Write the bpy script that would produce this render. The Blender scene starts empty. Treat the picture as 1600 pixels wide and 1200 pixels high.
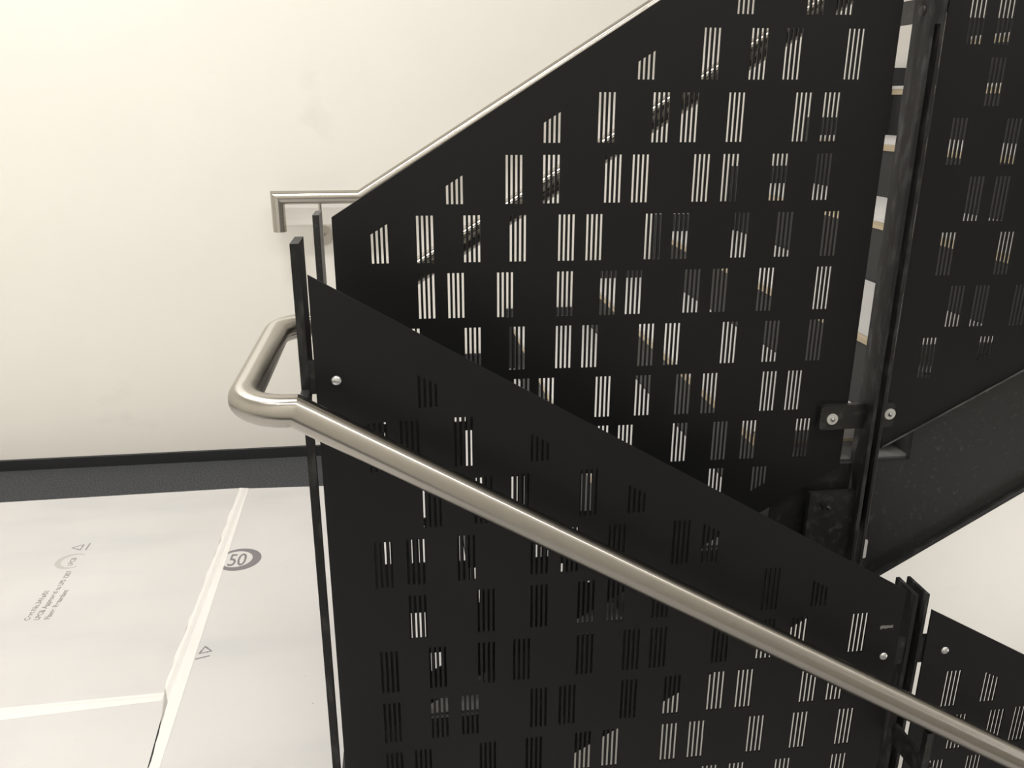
import bpy, bmesh, math, random
from mathutils import Vector, Matrix
from mathutils.geometry import delaunay_2d_cdt

C = bpy.context.scene.collection
S = bpy.context.scene
random.seed(7)
PI = math.pi

# ------------------------------------------------------------------ camera
EYE = 1.345                       # camera height above the landing floor
cam = bpy.data.cameras.new('camera')
cam.sensor_fit = 'HORIZONTAL'; cam.sensor_width = 36.0
cam.lens = 36.0 * 1308.9 / 1600.0
cam.clip_start = 0.02; cam.clip_end = 60
camo = bpy.data.objects.new('camera', cam); C.objects.link(camo)
def look(pitch, yaw, roll):
    fw = Vector((math.sin(yaw)*math.cos(pitch), math.cos(yaw)*math.cos(pitch), -math.sin(pitch)))
    rt = Vector((math.cos(yaw), -math.sin(yaw), 0)); up = rt.cross(fw)
    c, s = math.cos(roll), math.sin(roll)
    r2 = c*rt + s*up; u2 = -s*rt + c*up
    return Matrix(((r2.x, u2.x, -fw.x), (r2.y, u2.y, -fw.y), (r2.z, u2.z, -fw.z)))
camo.matrix_world = Matrix.Translation((0, 0, EYE)) @ look(math.radians(18.6633), math.radians(7.648), math.radians(0.1222)).to_4x4()
S.camera = camo

# ------------------------------------------------------------------ world, lamps, exposure
w = bpy.data.worlds.new('world'); S.world = w; w.use_nodes = True
w.node_tree.nodes['Background'].inputs[0].default_value = (1, .95, .88, 1)
w.node_tree.nodes['Background'].inputs[1].default_value = 0.05
S.view_settings.view_transform = 'Standard'; S.view_settings.look = 'None'
S.view_settings.gamma = 1.0; S.view_settings.use_curve_mapping = False
S.view_settings.exposure = 0.08
def lamp(name, loc, sx, sy, power, col=(1.0, .987, .967), rot=(0, 0, 0)):
    l = bpy.data.lights.new(name, 'AREA'); l.shape = 'RECTANGLE'; l.size = sx; l.size_y = sy
    l.energy = power; l.color = col
    o = bpy.data.objects.new(name, l); C.objects.link(o); o.location = loc; o.rotation_euler = rot
    return o
lamp('ceiling_lamp', (-1.5, 1.6, 4.08), 2.2, .12, 108)
lamp('ceiling_lamp', (0.1, 0.0, 4.08), 3.2, .18, 48)
lamp('ceiling_lamp', (3.5, 0.0, 4.08), 2.6, .18, 26)
lamp('lower_lamp', (3.2, 1.26, -.45), 1.2, .2, 34, rot=(math.radians(66), 0, math.radians(42)))

# ------------------------------------------------------------------ materials
def mat(name, col, rough=.5, metal=0.0, spec=.5):
    m = bpy.data.materials.new(name); m.use_nodes = True
    b = m.node_tree.nodes['Principled BSDF']
    b.inputs['Base Color'].default_value = (*col, 1); b.inputs['Roughness'].default_value = rough
    b.inputs['Metallic'].default_value = metal; b.inputs['Specular IOR Level'].default_value = spec
    return m
def nd(m, t, **k):
    n = m.node_tree.nodes.new(t)
    for a, v in k.items(): setattr(n, a, v)
    return n
def noise_mix(m, c1, c2, scale=(1, 1, 1), s=5.0, detail=4.0, lo=.4, hi=.6, rough=None):
    """base colour varies between two paints / stain colours by object-space noise"""
    nt = m.node_tree; b = nt.nodes['Principled BSDF']
    tc = nd(m, 'ShaderNodeTexCoord'); mp = nd(m, 'ShaderNodeMapping'); mp.inputs['Scale'].default_value = scale
    nz = nd(m, 'ShaderNodeTexNoise'); nz.inputs['Scale'].default_value = s; nz.inputs['Detail'].default_value = detail
    rp = nd(m, 'ShaderNodeValToRGB'); rp.color_ramp.elements[0].position = lo; rp.color_ramp.elements[1].position = hi
    rp.color_ramp.elements[0].color = (*c1, 1); rp.color_ramp.elements[1].color = (*c2, 1)
    nt.links.new(tc.outputs['Object'], mp.inputs['Vector']); nt.links.new(mp.outputs[0], nz.inputs['Vector'])
    nt.links.new(nz.outputs['Fac'], rp.inputs[0]); nt.links.new(rp.outputs[0], b.inputs['Base Color'])
    if rough:
        mr = nd(m, 'ShaderNodeMapRange'); mr.inputs['From Min'].default_value = lo; mr.inputs['From Max'].default_value = hi
        mr.inputs['To Min'].default_value = rough[0]; mr.inputs['To Max'].default_value = rough[1]
        nt.links.new(nz.outputs['Fac'], mr.inputs['Value']); nt.links.new(mr.outputs[0], b.inputs['Roughness'])
    return m
M = {}
M['wall'] = noise_mix(mat('cream_plaster', (.8, .75, .66), .85, 0, .2), (.800, .772, .715), (.815, .787, .730), s=2.2, lo=.35, hi=.65)
def scuff(m, dark, scale, s, lo, hi):
    """faint marks multiplied over whatever feeds the base colour"""
    nt = m.node_tree; b = nt.nodes['Principled BSDF']; src = b.inputs['Base Color'].links[0].from_socket
    tc = nd(m, 'ShaderNodeTexCoord'); mp = nd(m, 'ShaderNodeMapping'); mp.inputs['Scale'].default_value = scale
    nz = nd(m, 'ShaderNodeTexNoise'); nz.inputs['Scale'].default_value = s; nz.inputs['Detail'].default_value = 5
    mr = nd(m, 'ShaderNodeMapRange'); mr.inputs['From Min'].default_value = lo; mr.inputs['From Max'].default_value = hi
    mx = nd(m, 'ShaderNodeMix', data_type='RGBA', blend_type='MULTIPLY'); mx.inputs['B'].default_value = (*dark, 1)
    nt.links.new(tc.outputs['Object'], mp.inputs['Vector']); nt.links.new(mp.outputs[0], nz.inputs['Vector'])
    nt.links.new(nz.outputs['Fac'], mr.inputs['Value']); nt.links.new(mr.outputs[0], mx.inputs['Factor'])
    nt.links.new(src, mx.inputs['A']); nt.links.new(mx.outputs['Result'], b.inputs['Base Color'])
scuff(M['wall'], (.90, .89, .885), (1, 1, 1.6), 3.0, .66, .84)
M['ceiling'] = mat('ceiling_paint', (.82, .80, .76), .9, 0, .2)
M['carpet'] = noise_mix(mat('grey_carpet', (.1, .1, .1), .95, 0, .1), (.034, .036, .038), (.082, .084, .087), s=160, lo=.3, hi=.7)
M['concrete'] = noise_mix(mat('grey_screed', (.2, .2, .19), .9, 0, .2), (.16, .16, .15), (.26, .25, .23), s=6)
M['skirting'] = mat('black_skirting', (.017, .018, .02), .5)
M['panel'] = noise_mix(mat('black_powder_coat', (.014, .014, .014), .5, 0, .27), (.0076, .0078, .0085), (.0092, .0094, .0101), s=2.5, rough=(.40, .46))
M['steel'] = noise_mix(mat('dusty_black_steel', (.02, .02, .02), .5), (.014, .014, .0142), (.075, .075, .074), scale=(1, 1, 1), s=60, detail=10, lo=.52, hi=.86, rough=(.42, .6))
M['bar'] = noise_mix(mat('dusty_bar_steel', (.02, .02, .02), .6, 0, .28), (.014, .014, .0142), (.085, .085, .083), scale=(1, 1, .35), s=60, detail=10, lo=.50, hi=.86, rough=(.55, .65))
M['stringer'] = noise_mix(mat('scuffed_black_steel', (.02, .02, .02), .5), (.0140, .0140, .0142), (.085, .085, .083), s=95, detail=13, lo=.60, hi=.92, rough=(.45, .62))
M['riser'] = mat('dark_grey_riser', (.022, .0225, .023), .55)
M['ledge'] = noise_mix(mat('dusty_ledge_steel', (.05, .05, .05), .6), (.03, .03, .03), (.15, .15, .145), s=18, detail=8, lo=.4, hi=.7)
M['plywood'] = noise_mix(mat('plywood_edge', (.6, .42, .24), .7, 0, .3), (.42, .345, .235), (.56, .47, .34), scale=(1, .15, 6), s=9)
M['film'] = noise_mix(mat('white_protection_board', (.78, .77, .75), .7, 0, .3), (.550, .535, .520), (.600, .587, .575), s=1.6, lo=.3, hi=.7)
scuff(M['film'], (.93, .945, .96), (.6, 2.2, 1), 2.2, .5, .7); scuff(M['film'], (.45, .40, .36), (1, 1, 1), 75, .74, .80)
M['zinc'] = mat('zinc_plated', (.72, .73, .74), .32, .85)
M['washer'] = mat('bright_washer', (.80, .80, .78), .38, .6)
M['bolt_end'] = mat('bolt_thread', (.45, .46, .46), .35, .9)
M['ink'] = mat('grey_print', (.27, .26, .255), .8, 0, .2)
M['ink_dark'] = mat('dark_grey_print', (.20, .19, .20), .8, 0, .2)
M['ink_light'] = mat('pale_grey_print', (.46, .45, .43), .8, 0, .2)
M['scratch'] = mat('bare_scratched_paint', (.22, .22, .215), .6)
M['patch'] = mat('plain_white', (.72, .72, .70), .6)
# brushed stainless steel
m = mat('brushed_stainless', (.46, .435, .395), .25, 1.0); M['stainless'] = m
b = m.node_tree.nodes['Principled BSDF']; b.inputs['Anisotropic'].default_value = 1.0
tg = nd(m, 'ShaderNodeTangent', direction_type='UV_MAP'); tg.uv_map = 'tube'
m.node_tree.links.new(tg.outputs[0], b.inputs['Tangent'])
uv = nd(m, 'ShaderNodeUVMap'); uv.uv_map = 'tube'
mp = nd(m, 'ShaderNodeMapping'); mp.inputs['Scale'].default_value = (1200, 5, 1)
nz = nd(m, 'ShaderNodeTexNoise'); nz.inputs['Scale'].default_value = 1; nz.inputs['Detail'].default_value = 3
mr = nd(m, 'ShaderNodeMapRange'); mr.inputs['To Min'].default_value = .22; mr.inputs['To Max'].default_value = .27
m.node_tree.links.new(uv.outputs[0], mp.inputs['Vector']); m.node_tree.links.new(mp.outputs[0], nz.inputs['Vector'])
m.node_tree.links.new(nz.outputs['Fac'], mr.inputs['Value']); m.node_tree.links.new(mr.outputs[0], b.inputs['Roughness'])
M['stainless_flat'] = mat('stainless_bracket', (.58, .55, .50), .32, 1.0)
# translucent white tape
m = mat('white_tape', (.95, .935, .89), .5); M['tape'] = m
tr = nd(m, 'ShaderNodeBsdfTransparent'); mx = nd(m, 'ShaderNodeMixShader'); mx.inputs[0].default_value = .70
out = m.node_tree.nodes['Material Output']
m.node_tree.links.new(tr.outputs[0], mx.inputs[1]); m.node_tree.links.new(m.node_tree.nodes['Principled BSDF'].outputs[0], mx.inputs[2])
m.node_tree.links.new(mx.outputs[0], out.inputs['Surface'])

# ------------------------------------------------------------------ helpers
def obj(name, bm, material, parent=None, smooth=False):
    me = bpy.data.meshes.new(name)
    bmesh.ops.recalc_face_normals(bm, faces=bm.faces)
    bm.to_mesh(me); bm.free()
    me.materials.append(material)
    if smooth:
        for p in me.polygons: p.use_smooth = True
    o = bpy.data.objects.new(name, me); C.objects.link(o)
    if parent:
        o.parent = parent
        o.location = -ORIG.get(parent.name, Vector())
        ORIG[o.name] = Vector()
    return o
ORIG = {}                                   # world offset of each thing's Empty
def thing(name, label, cat, loc=(0, 0, 0), group=None):
    o = bpy.data.objects.new(name, None); C.objects.link(o); o.location = loc; o.empty_display_size = .05
    ORIG[o.name] = Vector(loc); o['label'] = label; o['category'] = cat
    if group: o['group'] = group
    return o
def tag(o, label, cat, group=None):
    o['label'] = label; o['category'] = cat
    if group: o['group'] = group
    return o
def struct(name, bm, m):
    o = obj(name, bm, m); o['kind'] = 'structure'; return o
def box(bm, x0, x1, y0, y1, z0, z1, bev=0):
    r = bmesh.ops.create_cube(bm, size=1)
    vs = r['verts']
    for v in vs: v.co = Vector(((x0+x1)/2 + v.co.x*(x1-x0), (y0+y1)/2 + v.co.y*(y1-y0), (z0+z1)/2 + v.co.z*(z1-z0)))
    if bev:
        es = list({e for v in vs for e in v.link_edges})
        bmesh.ops.bevel(bm, geom=es, offset=bev, segments=2, affect='EDGES', profile=.5)
    return bm
def bx(*a, bev=0): return box(bmesh.new(), *a, bev=bev)
def prism(poly, a, b, axis='Y', bm=None):
    """polygon in XZ (axis Y), YZ (axis X) or XY (axis Z) swept from a to b"""
    bm = bm or bmesh.new()
    def P(p, t):
        return {'Y': (p[0], t, p[1]), 'X': (t, p[0], p[1]), 'Z': (p[0], p[1], t)}[axis]
    v0 = [bm.verts.new(P(p, a)) for p in poly]; v1 = [bm.verts.new(P(p, b)) for p in poly]
    n = len(poly)
    bm.faces.new(v0); bm.faces.new(v1[::-1])
    for i in range(n): bm.faces.new((v0[i], v1[i], v1[(i+1) % n], v0[(i+1) % n]))
    return bm
def flat(poly, z):
    bm = bmesh.new(); bm.faces.new([bm.verts.new((p[0], p[1], z)) for p in poly]); bmesh.ops.triangulate(bm, faces=bm.faces); return bm
def cyl(bm, p0, p1, r, seg=24, r1=None):
    p0, p1 = Vector(p0), Vector(p1); d = (p1-p0); t = d.normalized()
    a = t.orthogonal().normalized(); b = t.cross(a); r1 = r if r1 is None else r1
    A = [bm.verts.new(p0 + r*(math.cos(2*PI*i/seg)*a + math.sin(2*PI*i/seg)*b)) for i in range(seg)]
    B = [bm.verts.new(p1 + r1*(math.cos(2*PI*i/seg)*a + math.sin(2*PI*i/seg)*b)) for i in range(seg)]
    bm.faces.new(A); bm.faces.new(B[::-1])
    for i in range(seg): bm.faces.new((A[i], B[i], B[(i+1) % seg], A[(i+1) % seg]))
    return bm
def dome(bm, c, r, h, axis, seg=24, rings=5):
    """domed bolt head standing on c, bulging along axis"""
    c = Vector(c); t = Vector(axis).normalized(); a = t.orthogonal().normalized(); b = t.cross(a)
    prev = None
    for k in range(rings+1):
        th = k/rings*PI/2*.96; rr = r*math.cos(th); hh = h*math.sin(th)
        ring = [bm.verts.new(c + t*hh + rr*(math.cos(2*PI*i/seg)*a + math.sin(2*PI*i/seg)*b)) for i in range(seg)]
        if prev:
            for i in range(seg): bm.faces.new((prev[i], ring[i], ring[(i+1) % seg], prev[(i+1) % seg]))
        else: bm.faces.new(ring[::-1])
        prev = ring
    bm.faces.new(prev)
    return bm
def pipe(pts, r, seg=48, mitre=()):
    """round tube along a polyline; rings lie in the bisecting planes; indices in mitre are welded, sharp mitres"""
    bm = bmesh.new(); pts = [Vector(p) for p in pts]; n = len(pts)
    T = [(pts[i+1]-pts[i]).normalized() for i in range(n-1)]
    a = T[0].orthogonal().normalized()
    up = Vector((0, 0, 1))
    frames = []
    def ring(i, t_seg, nrm):
        a = (up - t_seg*up.dot(t_seg))
        if a.length < .2: a = Vector((0, 1, 0)) - t_seg*t_seg.y
        a.normalize(); b = t_seg.cross(a)
        vs = []
        for k in range(seg):
            o = r*(math.cos(2*PI*k/seg)*a + math.sin(2*PI*k/seg)*b)
            s = -o.dot(nrm)/t_seg.dot(nrm)          # slide along the segment into the bisecting plane
            vs.append(pts[i] + o + t_seg*s)
        return vs
    rings = []
    for i in range(n-1):
        n0 = T[0] if i == 0 else (T[i-1]+T[i]).normalized()
        n1 = T[-1] if i == n-2 else (T[i]+T[i+1]).normalized()
        rings.append((ring(i, T[i], n0), ring(i+1, T[i], n1)))
    prev = None
    first = None
    uvl = bm.loops.layers.uv.new('tube'); run = 0.0
    for i in range(n-1):
        if prev is None or i in mitre or abs(T[i].z - T[i-1].z) > .9:
            A = [bm.verts.new(p) for p in rings[i][0]]
        else: A = prev
        if first is None: first = A
        B = [bm.verts.new(p) for p in rings[i][1]]
        ln = (pts[i+1]-pts[i]).length
        for k in range(seg):
            f = bm.faces.new((A[k], B[k], B[(k+1) % seg], A[(k+1) % seg]))
            for lp_, q in zip(f.loops, ((run, k), (run+ln, k), (run+ln, k+1), (run, k+1))): lp_[uvl].uv = (q[0], q[1]/seg)
        run += ln
        prev = B
    c0 = [bm.verts.new(v.co) for v in first]; c1 = [bm.verts.new(v.co) for v in prev]
    bm.faces.new(c0); bm.faces.new(c1[::-1])
    return bm
def clip(poly, a, b, below):
    """keep the side of z = a*x + b: below=True keeps z <= line"""
    f = lambda p: (a*p[0]+b-p[1])*(1 if below else -1)
    out = []
    for i in range(len(poly)):
        p, q = poly[i], poly[(i+1) % len(poly)]; fp, fq = f(p), f(q)
        if fp >= 0: out.append(p)
        if (fp >= 0) != (fq >= 0):
            t = fp/(fp-fq); out.append((p[0]+t*(q[0]-p[0]), p[1]+t*(q[1]-p[1])))
    return out
def perforated(outer, groups, y0, y1, trims, W=.0284, H=.0804):
    """thin plate in the XZ plane pierced by groups of four upright slots, trimmed along sloping margins"""
    holes = []
    sw = W/7
    for (x, z) in groups:
        for k in range(4):
            p = [(x+2*k*sw, z), (x+(2*k+1)*sw, z), (x+(2*k+1)*sw, z+H), (x+2*k*sw, z+H)]
            for t in trims:
                if p: p = clip(p, *t)
            if len(p) >= 3 and max(q[1] for q in p)-min(q[1] for q in p) > .006: holes.append(p)
    vs = []; es = []
    def add(poly):
        s = len(vs); n = len(poly)
        vs.extend(Vector(p) for p in poly); es.extend((s+i, s+(i+1) % n) for i in range(n))
    add(outer)
    for h in holes: add(h)
    v, e, f, *_ = delaunay_2d_cdt(vs, es, [], 0, 1e-7)
    def inside(poly, p):
        c = False; n = len(poly)
        for i in range(n):
            a, b = poly[i], poly[(i+1) % n]
            if (a[1] > p[1]) != (b[1] > p[1]) and p[0] < (b[0]-a[0])*(p[1]-a[1])/(b[1]-a[1])+a[0]: c = not c
        return c
    bm = bmesh.new()
    F = [bm.verts.new((p[0], y0, p[1])) for p in v]; B = [bm.verts.new((p[0], y1, p[1])) for p in v]
    cnt = {}
    for t in f:
        cx = sum(v[i][0] for i in t)/len(t); cz = sum(v[i][1] for i in t)/len(t)
        if not inside(outer, (cx, cz)): continue
        if any(h[0][0]-.03 < cx < h[0][0]+.03 and inside(h, (cx, cz)) for h in holes): continue
        bm.faces.new([F[i] for i in t]); bm.faces.new([B[i] for i in reversed(t)])
        for i in range(len(t)):
            k = (t[i], t[(i+1) % len(t)])
            if (k[1], k[0]) in cnt: del cnt[(k[1], k[0])]
            else: cnt[k] = 1
    for (a, b) in cnt: bm.faces.new((F[b], F[a], B[a], B[b]))
    for x in [x for x in bm.verts if not x.link_faces]: bm.verts.remove(x)
    return bm
def text_mesh(txt, size, z, matrix, bm=None, align='LEFT', bold=0.0):
    cu = bpy.data.curves.new('text', 'FONT'); cu.body = txt; cu.size = size; cu.align_x = align; cu.offset = bold
    o = bpy.data.objects.new('text', cu); C.objects.link(o)
    dg = bpy.context.evaluated_depsgraph_get()
    me = o.evaluated_get(dg).to_mesh()
    b2 = bmesh.new(); b2.from_mesh(me); o.evaluated_get(dg).to_mesh_clear()
    bpy.data.objects.remove(o); bpy.data.curves.remove(cu)
    bmesh.ops.transform(b2, matrix=matrix, verts=b2.verts)
    return b2

# ------------------------------------------------------------------ the stairwell shell
WY = 3.17
struct('floor', bx(-4.2, -.13, -.7, WY, -.26, 0), M['carpet'])
struct('floor_lower', bx(-4.2, 5.2, -.7, WY, -3.3, -3.2), M['concrete'])
struct('wall_back', bx(-4.2, 5.2, WY, WY+.12, -3.3, 4.2), M['wall'])
struct('wall_front', bx(-4.2, 5.2, -.82, -.7, -3.3, 4.2), M['wall'])
struct('wall_left', bx(-4.32, -4.2, -.82, WY+.12, -3.3, 4.2), M['wall'])
struct('wall_right', bx(5.2, 5.32, -.82, WY+.12, -3.3, 4.2), M['wall'])
struct('ceiling', bx(-4.2, 5.2, -.7, WY, 4.2, 4.3), M['ceiling'])
struct('baseboard_back', bx(-4.2, -.2, WY-.014, WY, 0, .042), M['skirting'])

# ------------------------------------------------------------------ the flight behind: steps, carriage, stepped skirting
G, R, X0, Z1, NS = .29, .178, -.15, .156, 12
TOP = lambda k: Z1 + R*k
NOSE = lambda k: X0 + G*k
YT0, YT1 = 1.545, WY-.016
pts = [(NOSE(0)-.055, 0)]
for k in range(NS):
    pts += [(NOSE(k)-.031, TOP(k)+.065), (NOSE(k+1)-.031, TOP(k)+.065)]
xe = NOSE(NS)-.031
pts += [(xe, TOP(NS-1)-.25), (NOSE(1), 0)]
sk = prism(pts, WY-.015, WY, 'Y'); struct('trim_1', sk, M['skirting'])

st = thing('staircase', 'dark steel flight of stairs climbing to the right behind the far perforated panels', 'stairs', (NOSE(0), 1.5, 0))
lp = []
for k in range(NS):
    lp += [(NOSE(k), TOP(k)-.035), (NOSE(k+1), TOP(k)-.035)]
bot = lambda x: .6*x - .185
lp += [(NOSE(NS), bot(NOSE(NS))), (-.12, bot(-.12)), (-.12, 0.0), (NOSE(0), 0.0)]
obj('stringer', prism(lp, 1.445, 1.457, 'Y'), M['stringer'], st)
fl = bmesh.new()
prism([(-.10, bot(-.10)-.012), (NOSE(NS), bot(NOSE(NS))-.012), (NOSE(NS), bot(NOSE(NS))), (-.10, bot(-.10))], 1.437, 1.52, 'Y', fl)
obj('stringer_flange', fl, M['steel'], st)
for k in range(NS):
    t = obj('tread', bx(NOSE(k), NOSE(k+1)+.004, YT0, YT1, TOP(k)-.031, TOP(k)-.003), M['plywood'], st)
    obj('protective_sheet', prism([(NOSE(k)-.0015, TOP(k)), (NOSE(k)-.0015, TOP(k)-.011), (NOSE(k), TOP(k)-.011), (NOSE(k), TOP(k)-.003), (NOSE(k+1)+.004, TOP(k)-.003), (NOSE(k+1)+.004, TOP(k))], YT0+.004, YT1, 'Y', bx(NOSE(k)+.002, NOSE(k+1)+.004, YT0-.0015, YT0+.004, TOP(k)-.024, TOP(k))), M['film'], t)
    obj('riser', bx(NOSE(k)+.006, NOSE(k)+.014, 1.457, YT1, max(TOP(k)-R-.035, 0), TOP(k)-.031), M['riser'], st)
    obj('tread_support', bx(NOSE(k)+.014, NOSE(k+1)+.006, 1.457, YT0+.05, TOP(k)-.041, TOP(k)-.035+.004), M['ledge'], st)

# ------------------------------------------------------------------ the flight the photographer stands on
sf = thing('staircase', 'flight of stairs going down to the right below the nearest handrail', 'stairs', (-.13, .2, -2.0))
NX = lambda k: -.13 + G*k
poly = []
for k in range(1, 11): poly += [(NX(k-1), -R*k-.035), (NX(k), -R*k-.035)]
poly += [(NX(10), -R*10-.40), (-.13, -.62)]
obj('stringer', prism(poly, 1.135, 1.147, 'Y'), M['stringer'], sf)
for k in range(1, 11):
    t = obj('tread', bx(NX(k-1)-.004, NX(k), -.69, 1.06, -R*k-.031, -R*k-.003), M['plywood'], sf)
    obj('protective_sheet', bx(NX(k-1)-.004, NX(k)-.003, -.69, 1.056, -R*k-.003, -R*k), M['film'], t)
    obj('riser', bx(NX(k)-.014, NX(k)-.006, -.69, 1.135, -R*(k+1)-.035, -R*k-.031), M['riser'], sf)
    obj('tread_support', bx(NX(k-1)+.006, NX(k)-.014, 1.01, 1.135, -R*k-.041, -R*k-.031), M['ledge'], sf)

# ------------------------------------------------------------------ perforated panels
FAR1 = [(0.5655, 1.4815),(0.6859, 1.4824),(0.7368, 1.4829),(0.4024, 1.3794),(0.5119, 1.3798),(0.5942, 1.3802),(0.6544, 1.3806),(0.7644, 1.3813),(0.2455, 1.2788),(0.3379, 1.2788),(0.4311, 1.2788),(0.4812, 1.2789),(0.5631, 1.2791),(0.6825, 1.2794),(0.734, 1.2797),(0.0804, 1.1796),(0.1814, 1.1792),(0.2453, 1.179),(0.3526, 1.1787),(0.4004, 1.1786),(0.5091, 1.1785),(0.5614, 1.1785),(0.6509, 1.1785),(0.7319, 1.1787),(-0.0482, 1.0816),(0.0289, 1.081),(0.109, 1.0804),(0.1885, 1.0799),(0.2737, 1.0794),(0.3228, 1.0791),(0.4285, 1.0787),(0.4783, 1.0785),(0.5889, 1.0782),(0.6714, 1.0781),(0.7594, 1.078),(0.0286, 0.9824),(0.0798, 0.9819),(0.1662, 0.9811),(0.273, 0.9803),(0.3512, 0.9797),(0.3985, 0.9794),(0.5067, 0.9788),(0.5585, 0.9785),(0.647, 0.9781),(0.7577, 0.9778),(0.0001, 0.8847),(0.1081, 0.8834),(0.1875, 0.8825),(0.2725, 0.8816),(0.3211, 0.8811),(0.4268, 0.8801),(0.476, 0.8797),(0.5861, 0.8789),(0.6682, 0.8784),(0.7557, 0.8779),(0.1966, 0.7842),(0.2425, 0.7836),(0.3493, 0.7823),(0.4256, 0.7815),(0.5037, 0.7807),(0.5558, 0.7802),(0.6737, 0.7791),(0.7244, 0.7787),(0.3488, 0.6843),(0.3962, 0.6836),(0.5035, 0.6822),(0.584, 0.6813),(0.6428, 0.6806),(0.7529, 0.6795),(0.5834, 0.583),(0.6726, 0.5818),(-0.0006, 0.8847),(-0.0424, 0.7877),(0.0788, 0.7859),(-0.0447, 0.6906),(0.1065, 0.688),(-0.001, 0.5929),(0.108, 0.5908),(0.1922, 0.5893),(0.3201, 0.5871),(-0.0534, 0.4977),(-0.0036, 0.4966),(0.0746, 0.4948),(0.2401, 0.4914),(0.2954, 0.4903),(0.1031, 0.3979),(0.2676, 0.3942),(0.3475, 0.3924),(-0.0519, 0.3062),(-0.0078, 0.305),(0.0209, 0.2089)]
FAR2 = [(0.9799, 1.4395),(1.0326, 1.4392),(1.0337, 1.3384),(0.9796, 1.238),(1.085, 1.2372),(1.032, 1.1367),(1.0836, 1.1363),(0.9949, 1.036),(1.1131, 1.0352),(1.0319, 0.9348),(1.0829, 0.9344),(1.1662, 0.9337),(1.112, 0.8331),(0.9919, 0.8339)]
NEAR1 = [(0.0177, 0.916),(-0.0582, 0.8164),(-0.0111, 0.8174),(0.0692, 0.8189),(0.1855, 0.8204),(0.0195, 0.7194),(0.0983, 0.7208),(0.1559, 0.7216),(0.2639, 0.7225),(0.3427, 0.7227),(-0.059, 0.6183),(-0.0091, 0.6195),(0.0704, 0.6211),(0.187, 0.6228),(0.2362, 0.6232),(0.3134, 0.6236),(0.4205, 0.6235),(0.4707, 0.6233),(-0.009, 0.5196),(0.1008, 0.5218),(0.1874, 0.523),(0.2655, 0.5237),(0.3154, 0.524),(0.3926, 0.524),(0.5846, 0.5227),(0.6742, 0.5213),(-0.0585, 0.4178),(0.0202, 0.4198),(0.1006, 0.4214),(0.1592, 0.4223),(0.2664, 0.4234),(0.3462, 0.4238),(0.3934, 0.4238),(0.504, 0.4234),(0.5856, 0.4226),(0.6444, 0.4218),(0.7571, 0.4196),(-0.0583, 0.3166),(0.0208, 0.3186),(0.0721, 0.3197),(0.1893, 0.3217),(0.2386, 0.3222),(0.3467, 0.3229),(0.4242, 0.323),(0.5042, 0.3227),(0.5566, 0.3222),(0.6772, 0.3206),(0.7283, 0.3197),(-0.0584, 0.2148),(-0.0094, 0.2161),(0.1015, 0.2186),(0.1819, 0.2199),(0.2685, 0.2209),(0.3182, 0.2213),(0.4252, 0.2215),(0.4755, 0.2214),(0.587, 0.2206),(0.67, 0.2195),(0.7582, 0.2179),(0.5065, 0.1193),(0.558, 0.119),(0.6473, 0.118),(0.7574, 0.1161)]
NEAR2 = [(0.9596, 0.2799),(1.0381, 0.2828),(0.9885, 0.1794),(1.0656, 0.1823),(1.1161, 0.1842),(0.9604, 0.0768),(1.0378, 0.0797)]
YF, YN = 1.437, 1.164
GRP = 'perforated balustrade panels'
def panel(name, label, outer, groups, y0, y1, trims, bolts=()):
    cx = min(p[0] for p in outer)
    t = thing(name, label, 'panel', (cx, y0, min(p[1] for p in outer)), GRP)
    obj('perforated_plate', perforated(outer, groups, y0, y1, trims), M['panel'], t)
    for (x, z) in bolts:
        obj('bolt', dome(bmesh.new(), (x, y0, z), .0075, .0045, (0, -1, 0)), M['zinc'], t, True)
    return t
f1 = lambda x: 1.161 + .6225*(x+.111)
panel('perforated_panel', 'large black perforated panel rising to the right between the two flights', 
      [(-.111, .0849), (.855, .6526), (.855, f1(.855)), (-.111, f1(-.111))], FAR1 + [(.664, 1.583), (.79, 1.583)],
      YF, YF+.003, [(.6123, 1.1605, True), (.5675, .2274, False)])
p2 = panel('perforated_panel', 'black perforated panel at the upper right edge beyond the far double post',
      [(.938, .687), (2.0, 1.266), (2.0, f1(2.0)), (.938, f1(.938))],
      FAR2 + [(1.15, 1.338), (1.21, 1.238), (1.19, 1.4388), (1.24, 1.137), (1.22, 1.036), (1.28, 1.338), (1.33, 1.238), (1.30, .935), (1.35, 1.137), (1.42, 1.036), (1.40, 1.4388), (1.47, 1.338), (1.52, 1.137)],
      YF, YF+.003, [(.6123, 1.1605, True), (.5859, .2104, False)])
obj('edge_bead', pipe([(.94, 1.4355, .690), (1.2, 1.4355, .8315), (2.0, 1.4355, 1.268)], .0016, 8), M['ledge'], p2)
n1 = lambda x: 1.0429 - .5925*x
low = [(x, z) for z in (.016, -.085, -.186, -.287) for x in (.05, .13, .24, .33, .45, .53, .66, .74)]
n1p = panel('perforated_panel', 'black perforated panel in front, sloping down to the right behind the nearest handrail',
      [(-.1275, n1(-.1275)-1.10), (.851, n1(.851)-1.10), (.851, n1(.851)), (-.1275, n1(-.1275))],
      NEAR1 + [(x+.013*((i*7) % 5-2), z) for i, (x, z) in enumerate(low)],
      YN, YN+.003, [(-.6001, .9789, True), (-.5925, .02, False)], [(-.0981, .9645), (.8269, .4064)])
random.seed(11)
sc_ = [(.812+.024*i/8, .4675+.0022+.002*random.random()) for i in range(9)] + [(.836-.024*i/8, .4675-.0018-.002*random.random()) for i in range(9)]
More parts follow.
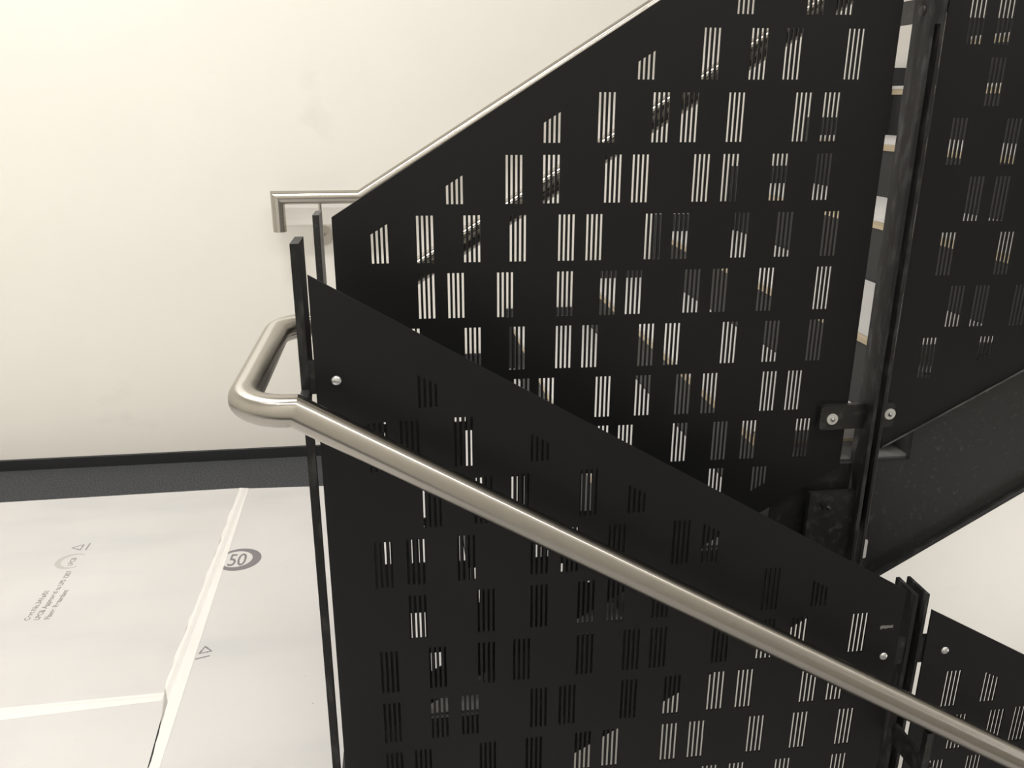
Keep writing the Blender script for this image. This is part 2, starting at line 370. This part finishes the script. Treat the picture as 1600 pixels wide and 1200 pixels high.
o = obj('paint_scratch', flat(sc_, 0), M['scratch'], n1p); o.matrix_local = Matrix.Translation(-ORIG[n1p.name]) @ Matrix(((1, 0, 0, 0), (0, 0, 1, YN-.0002), (0, 1, 0, 0), (0, 0, 0, 1)))
o['label'] = 'pale scratch in the black paint'
n2 = lambda x: 1.0045 - .562*x
panel('perforated_panel', 'small black perforated panel at the lower right corner below the handrail',
      [(.906, n2(.906)-1.10), (1.9, n2(1.9)-1.10), (1.9, n2(1.9)), (.906, n2(.906))],
      NEAR2 + [(1.20, .182), (1.13, .08), (1.26, .08), (.98, -.02), (1.07, -.02), (1.19, -.02), (1.33, .08), (1.30, -.02), (1.02, -.12), (1.12, -.12), (1.28, -.12)],
      YN, YN+.003, [(-.5194, .8892, True), (-.562, -.02, False)], [(.9454, .4073)])

# ------------------------------------------------------------------ posts
PG = 'flat bar balustrade posts'
def nut(parent, x, y, z, r=.0112, end=True):
    b = obj('bolt', cyl(bmesh.new(), (x, y, z), (x, y-.0022, z), r, 32), M['washer'], parent)
    obj('bolt_end', dome(bmesh.new(), (x, y-.0022, z), r*.42, .0055, (0, -1, 0)), M['bolt_end'], b, True)
    return b
def tabplate(x0, x1, y0, y1, z0, z1, r=.008, sides='L'):
    """small fixing tab with rounded corners on its free side"""
    p = []
    def arc(cx, cz, a0):
        for i in range(5):
            a = a0 + i/4*PI/2; p.append((cx + r*math.cos(a), cz + r*math.sin(a)))
    if 'R' in sides: arc(x1-r, z0+r, -PI/2); arc(x1-r, z1-r, 0)
    else: p += [(x1, z0), (x1, z1)]
    if 'L' in sides: arc(x0+r, z1-r, PI/2); arc(x0+r, z0+r, PI)
    else: p += [(x0, z1), (x0, z0)]
    return prism(p, y0, y1, 'Y')
# far double post
t = thing('balustrade_post', 'black double flat bar post between the two far perforated panels', 'post', (.90, 1.42, .40), PG)
for (x0, x1) in ((.8864, .8943), (.9051, .9121)):
    obj('flat_bar', bx(x0, x1, 1.40, 1.454, .40, 1.80, bev=.0008), M['bar'], t)
sp = prism([(.8943, .40), (.9051, .40), (.9051, .528), (.9032, .5235), (.8997, .5215), (.8962, .5235), (.8943, .528)], 1.401, 1.453, 'Y')
obj('spacer', sp, M['bar'], t)
obj('spacer', bx(.8943, .9051, 1.401, 1.453, 1.468, 1.535), M['bar'], t)
tb = obj('fixing_tab', tabplate(.795, .8864, 1.4255, 1.437, .738, .788, sides='L'), M['steel'], t); nut(tb, .8195, 1.4255, .7605)
tb = obj('fixing_tab', tabplate(.9121, .9485, 1.4255, 1.437, .738, .788, sides='R'), M['steel'], t); nut(tb, .9385, 1.4255, .7655)
tb = obj('fixing_tab', tabplate(.9121, .955, 1.441, 1.4445, 1.49, 1.535, sides='R'), M['steel'], t)
bp = obj('base_plate', tabplate(.790, .8864, 1.417, 1.429, .42, .606, r=.003, sides='L'), M['steel'], t)
nb = obj('bolt', cyl(bmesh.new(), (.826, 1.417, .578), (.826, 1.409, .578), .0105, 6), M['steel'], bp)
obj('bolt_end', dome(bmesh.new(), (.826, 1.409, .578), .0055, .007, (0, -1, 0)), M['steel'], nb, True)
nb = obj('bolt', cyl(bmesh.new(), (.826, 1.417, .478), (.826, 1.409, .478), .0105, 6), M['steel'], bp)
obj('bolt_end', dome(bmesh.new(), (.826, 1.409, .478), .0055, .007, (0, -1, 0)), M['steel'], nb, True)
obj('base_plate', tabplate(.9121, .9315, 1.417, 1.429, .42, .600, r=.006, sides='R'), M['steel'], t)
obj('base_block', bx(.84, .925, 1.429, 1.445, .44, .58), M['steel'], t)
sh = obj('white_patch', tabplate(.9165, .9275, 1.4145, 1.417, .452, .494, r=.003, sides='LR'), M['patch'], t); sh['label'] = 'small white shim'  # small white patch laid on the base plate, nature unknown
arm = obj('rail_arm', bx(.8864, .8943, 1.454, 1.540, 1.472, 1.510), M['steel'], t)
obj('rail_pin', cyl(bmesh.new(), (.890, 1.532, 1.51), (.890, 1.532, 1.567), .006), M['steel'], arm)
obj('bolt', dome(bmesh.new(), (.8864, 1.428, 1.490), .009, .003, (-1, 0, 0)), M['steel'], t, True)
# far single post at the landing
t = thing('balustrade_post', 'black flat bar post at the landing below the wall rail, left of the large panel', 'post', (-.136, 1.46, 0), PG)
obj('flat_bar', bx(-.1415, -.1305, 1.43, 1.49, 0, 1.166, bev=.0008), M['steel'], t)
obj('fixing_tab', tabplate(-.1305, -.075, 1.4405, 1.4445, .80, .85, sides='R'), M['steel'], t)
obj('base_plate', bx(-.165, -.131, 1.42, 1.50, 0, .008), M['steel'], t)
# near single post at the landing
t = thing('balustrade_post', 'black flat bar post inside the bend of the nearest handrail', 'post', (-.142, 1.2, 0), PG)
obj('flat_bar', prism([(1.165, 0), (1.180, 0), (1.180, .93), (1.231, .96), (1.231, 1.161), (1.165, 1.161)], -.1482, -.1362, 'X'), M['bar'], t)
tb = prism([(-.1362, .944), (-.078, .944), (-.078, .993), (-.1215, .993), (-.1250, .9945), (-.1325, .993), (-.1350, .995), (-.1362, 1.0)], 1.1675, 1.1755, 'Y')
obj('fixing_tab', tb, M['steel'], t)
obj('flat_bar', prism([(-.1245, .993), (-.1165, .993), (-.1165, 1.04), (-.1245, 1.02)], 1.1675, 1.225, 'Y'), M['steel'], t)
arm = obj('rail_arm', bx(-.1482, -.1362, 1.07, 1.165, .936, .952), M['steel'], t)
# near double post
t = thing('balustrade_post', 'black double flat bar post standing between the two front perforated panels', 'post', (.883, 1.19, -.9), PG)
for (x0, x1) in ((.8694, .8764), (.8913, .8970)):
    obj('flat_bar', prism([(1.165, -.9), (1.2255, -.9), (1.2255, .527), (1.165, .527)], x0, x1, 'X'), M['bar'], t)
obj('spacer', bx(.8764, .8913, 1.166, 1.224, -.9, -.45), M['steel'], t)
obj('fixing_tab', tabplate(.805, .8694, 1.1675, 1.178, .383, .436, sides='L'), M['steel'], t)
obj('fixing_tab', tabplate(.8970, .965, 1.1675, 1.178, .383, .436, sides='R'), M['steel'], t)
arm = obj('rail_arm', bx(.8764, .8843, 1.062, 1.170, .205, .248), M['steel'], t)
obj('rail_stem', bx(.8640, .8764, 1.064, 1.076, -.02, .318), M['steel'], arm)

# ------------------------------------------------------------------ handrails
RT = .0222
yn, yf, xl, zl = 1.069, 1.532, -.222, .9555
path = [(1.75, yn, zl-.599*(1.75+.147)), (-.147, yn, zl)]
mit = [1]
rb = .072
for i in range(13):
    a = i/12*PI/2; path.append((xl+rb-rb*math.sin(a), yn+rb-rb*math.cos(a), zl))
for i in range(13):
    a = i/12*PI/2; path.append((xl+rb-rb*math.cos(a), yf-rb+rb*math.sin(a), zl))
path.append((-.121, yf, zl)); mit.append(len(path)-1)
path.append((2.3, yf, zl+.621*(2.3+.121)))
h = obj('stair_handrail', pipe(path, RT, 64, mit), M['stainless'], None, True)
tag(h, 'thick stainless steel handrail bending around the end of the front panel', 'handrail')
wr = thing('wall_handrail', 'thin stainless steel handrail fixed to the cream wall, its end turned down', 'handrail', (-.42, 3.09, 1.02))
yw, zw, rw = 3.09, 1.0205, .0235
obj('rail_tube', pipe([(-.421, yw, .9016), (-.421, yw, zw), (-.133, yw, zw), (2.9, yw, zw+.6165*(2.9+.133))], rw, 48, (1, 2)), M['stainless'], wr, True)
def wall_bracket(x, z):
    b = obj('bracket', cyl(bmesh.new(), (x, WY, z-.125), (x, WY-.009, z-.125), .034, 32), M['stainless_flat'], wr)
    s = bmesh.new()
    cyl(s, (x, yw, z), (x, yw, z-.085), .006, 16)
    cyl(s, (x, yw, z-.085), (x, yw+.02, z-.118), .006, 16); cyl(s, (x, yw+.02, z-.118), (x, WY, z-.125), .006, 16)
    obj('bracket_rod', s, M['stainless_flat'], b)
wall_bracket(-.276, zw-rw+.003); wall_bracket(1.2, zw+.6165*1.333-rw)

# ------------------------------------------------------------------ floor protection on the landing
SH = .002
def sheet(name, poly, label): return tag(obj(name, prism(poly, .0003, SH, 'Z'), M['film']), label, 'floor sheet', 'white floor protection sheets')
sa = sheet('floor_protection_sheet', [(-4.1, 1.735), (-.600, 1.748), (-.604, 2.888), (-1.43, 2.876), (-4.1, 2.84)], 'white protection sheet with three lines of printed text on the landing floor')
sb = sheet('floor_protection_sheet', [(-.569, .1), (-.16, .1), (-.16, 2.862), (-.373, 2.869), (-.589, 2.881), (-.587, 1.75), (-.570, 1.50)], 'white protection sheet printed with a ringed 50, right of the long tape')
sc = sheet('floor_protection_sheet', [(-4.1, .1), (-.575, .1), (-.575, 1.50), (-.592, 1.744), (-4.1, 1.731)], 'blank white protection sheet at the bottom left below the cross tape')
random.seed(3)
def wavy(x0, y0, x1, y1, amp, n=28):
    return [(x0+(x1-x0)*i/n + amp*(random.random()-.5), y0+(y1-y0)*i/n) for i in range(n+1)]
tp = wavy(-.615, 2.889, -.607, 1.78, .007) + wavy(-.586, 1.72, -.569, 1.45, .003, 10) + wavy(-.567, 1.40, -.566, .3, .002) + [(-.548, .3), (-.5505, 1.51), (-.583, 2.881)]
tag(obj('tape_strip', flat(tp, SH+.0008), M['tape']), 'long white tape strip running towards the wall over the seam between the sheets', 'tape')
tp = [(-4.1, 1.68), (-.95, 1.708), (-.602, 1.729), (-.598, 1.758), (-.95, 1.751), (-4.1, 1.72)]
tag(obj('tape_strip', flat(tp, SH+.0004), M['tape']), 'white tape strip crossing left to right at the bottom left of the floor', 'tape')
ZP = SH+.00008
def onfloor(x, y, ang, z=ZP): return Matrix.Translation((x, y, z)) @ Matrix.Rotation(ang, 4, 'Z')
for (txt, x, y, ln) in (('Cert No.341a/01', -1.043, 2.112, .147), ('LPCB Approved to LPS 1207', -1.017, 2.111, .255), ('Flame Retardant', -.990, 2.111, .147)):
    b = text_mesh(txt, .0205, 0, Matrix(), bold=.0006)
    wd = max(v.co.x for v in b.verts)
    bmesh.ops.transform(b, matrix=onfloor(x, y, PI/2) @ Matrix.Diagonal((ln/wd, 1, 1, 1)), verts=b.verts)
    obj('printed_text', b, M['ink'], sa)
def ring(cx, cy, ro, ri, dx, dy, a0, a1, mx, n=64):
    """crescent between two circles, the inner one shifted; closed when a1-a0 = 2 pi"""
    bm = bmesh.new(); full = abs(a1-a0-2*PI) < 1e-6
    A = []; B = []
    for i in range(n+(0 if full else 1)):
        a = a0+(a1-a0)*i/n
        A.append(bm.verts.new((ro*math.cos(a), ro*math.sin(a), 0))); B.append(bm.verts.new((ri*math.cos(a)+dx, ri*math.sin(a)+dy, 0)))
    m_ = len(A)
    for i in range(m_ if full else m_-1): bm.faces.new((A[i], A[(i+1) % m_], B[(i+1) % m_], B[i]))
    bmesh.ops.transform(bm, matrix=mx, verts=bm.verts)
    return bm
def tri_mark(mx, s):
    """recycling triangle: three bent bars chasing each other round a triangle"""
    bm = bmesh.new(); P = [Vector((math.cos(a), math.sin(a))) for a in (PI/2, PI/2+2*PI/3, PI/2+4*PI/3)]
    tw = .17
    for i in range(3):
        a, b = P[i], P[(i+1) % 3]; d = (b-a).normalized(); nn = Vector((-d.y, d.x))
        for (t0, t1) in ((.04, .60), (.70, .86)):
            q = [a+(b-a)*t0, a+(b-a)*t1, a+(b-a)*t1-nn*tw*-1, a+(b-a)*t0-nn*tw*-1]
            bm.faces.new([bm.verts.new((p.x*s, p.y*s, 0)) for p in q])
        q = [a+(b-a)*.60-nn*.10, a+(b-a)*.78+nn*tw*.5, a+(b-a)*.60+nn*(tw+.10)]
        bm.faces.new([bm.verts.new((p.x*s, p.y*s, 0)) for p in q])
    bmesh.ops.transform(bm, matrix=mx, verts=bm.verts)
    return bm
def bar(x0, y0, x1, y1, wd, z=ZP):
    d = Vector((x1-x0, y1-y0)).normalized(); n_ = Vector((-d.y, d.x))*wd/2
    bm = bmesh.new()
    bm.faces.new([bm.verts.new((a+s*n_.x, b+s*n_.y, z)) for a, b, s in ((x0, y0, 1), (x1, y1, 1), (x1, y1, -1), (x0, y0, -1))])
    return bm
# open crescent mark with small lettering, triangle and bar beside it
obj('printed_logo', ring(0, 0, .046, .037, .0, -.008, math.radians(-35), math.radians(215), onfloor(-1.040, 2.425, PI/2)), M['ink_light'], sa)
b = text_mesh('LPCB', .021, 0, onfloor(-1.030, 2.397, PI/2), bold=.0005); obj('printed_logo', b, M['ink'], sa)
obj('printed_symbol', tri_mark(onfloor(-1.047, 2.510, PI/2), .024), M['ink'], sa)
obj('printed_symbol', bar(-1.020, 2.490, -1.020, 2.534, .005), M['ink'], sa)
obj('printed_ring', ring(0, 0, .0665, .0475, -.008, .003, 0, 2*PI, onfloor(-.531, 2.369, 0), 96), M['ink_dark'], sb)
b = text_mesh('50', .100, 0, onfloor(-.536, 2.334, 0) @ Matrix.Diagonal((.56, 1, 1, 1)), align='CENTER', bold=.001); obj('printed_number', b, M['ink_dark'], sb)
obj('printed_symbol', tri_mark(onfloor(-.539, 1.914, math.radians(12)), .021), M['ink_dark'], sb)
obj('printed_symbol', bar(-.557, 1.880, -.523, 1.890, .0045), M['ink_dark'], sb)
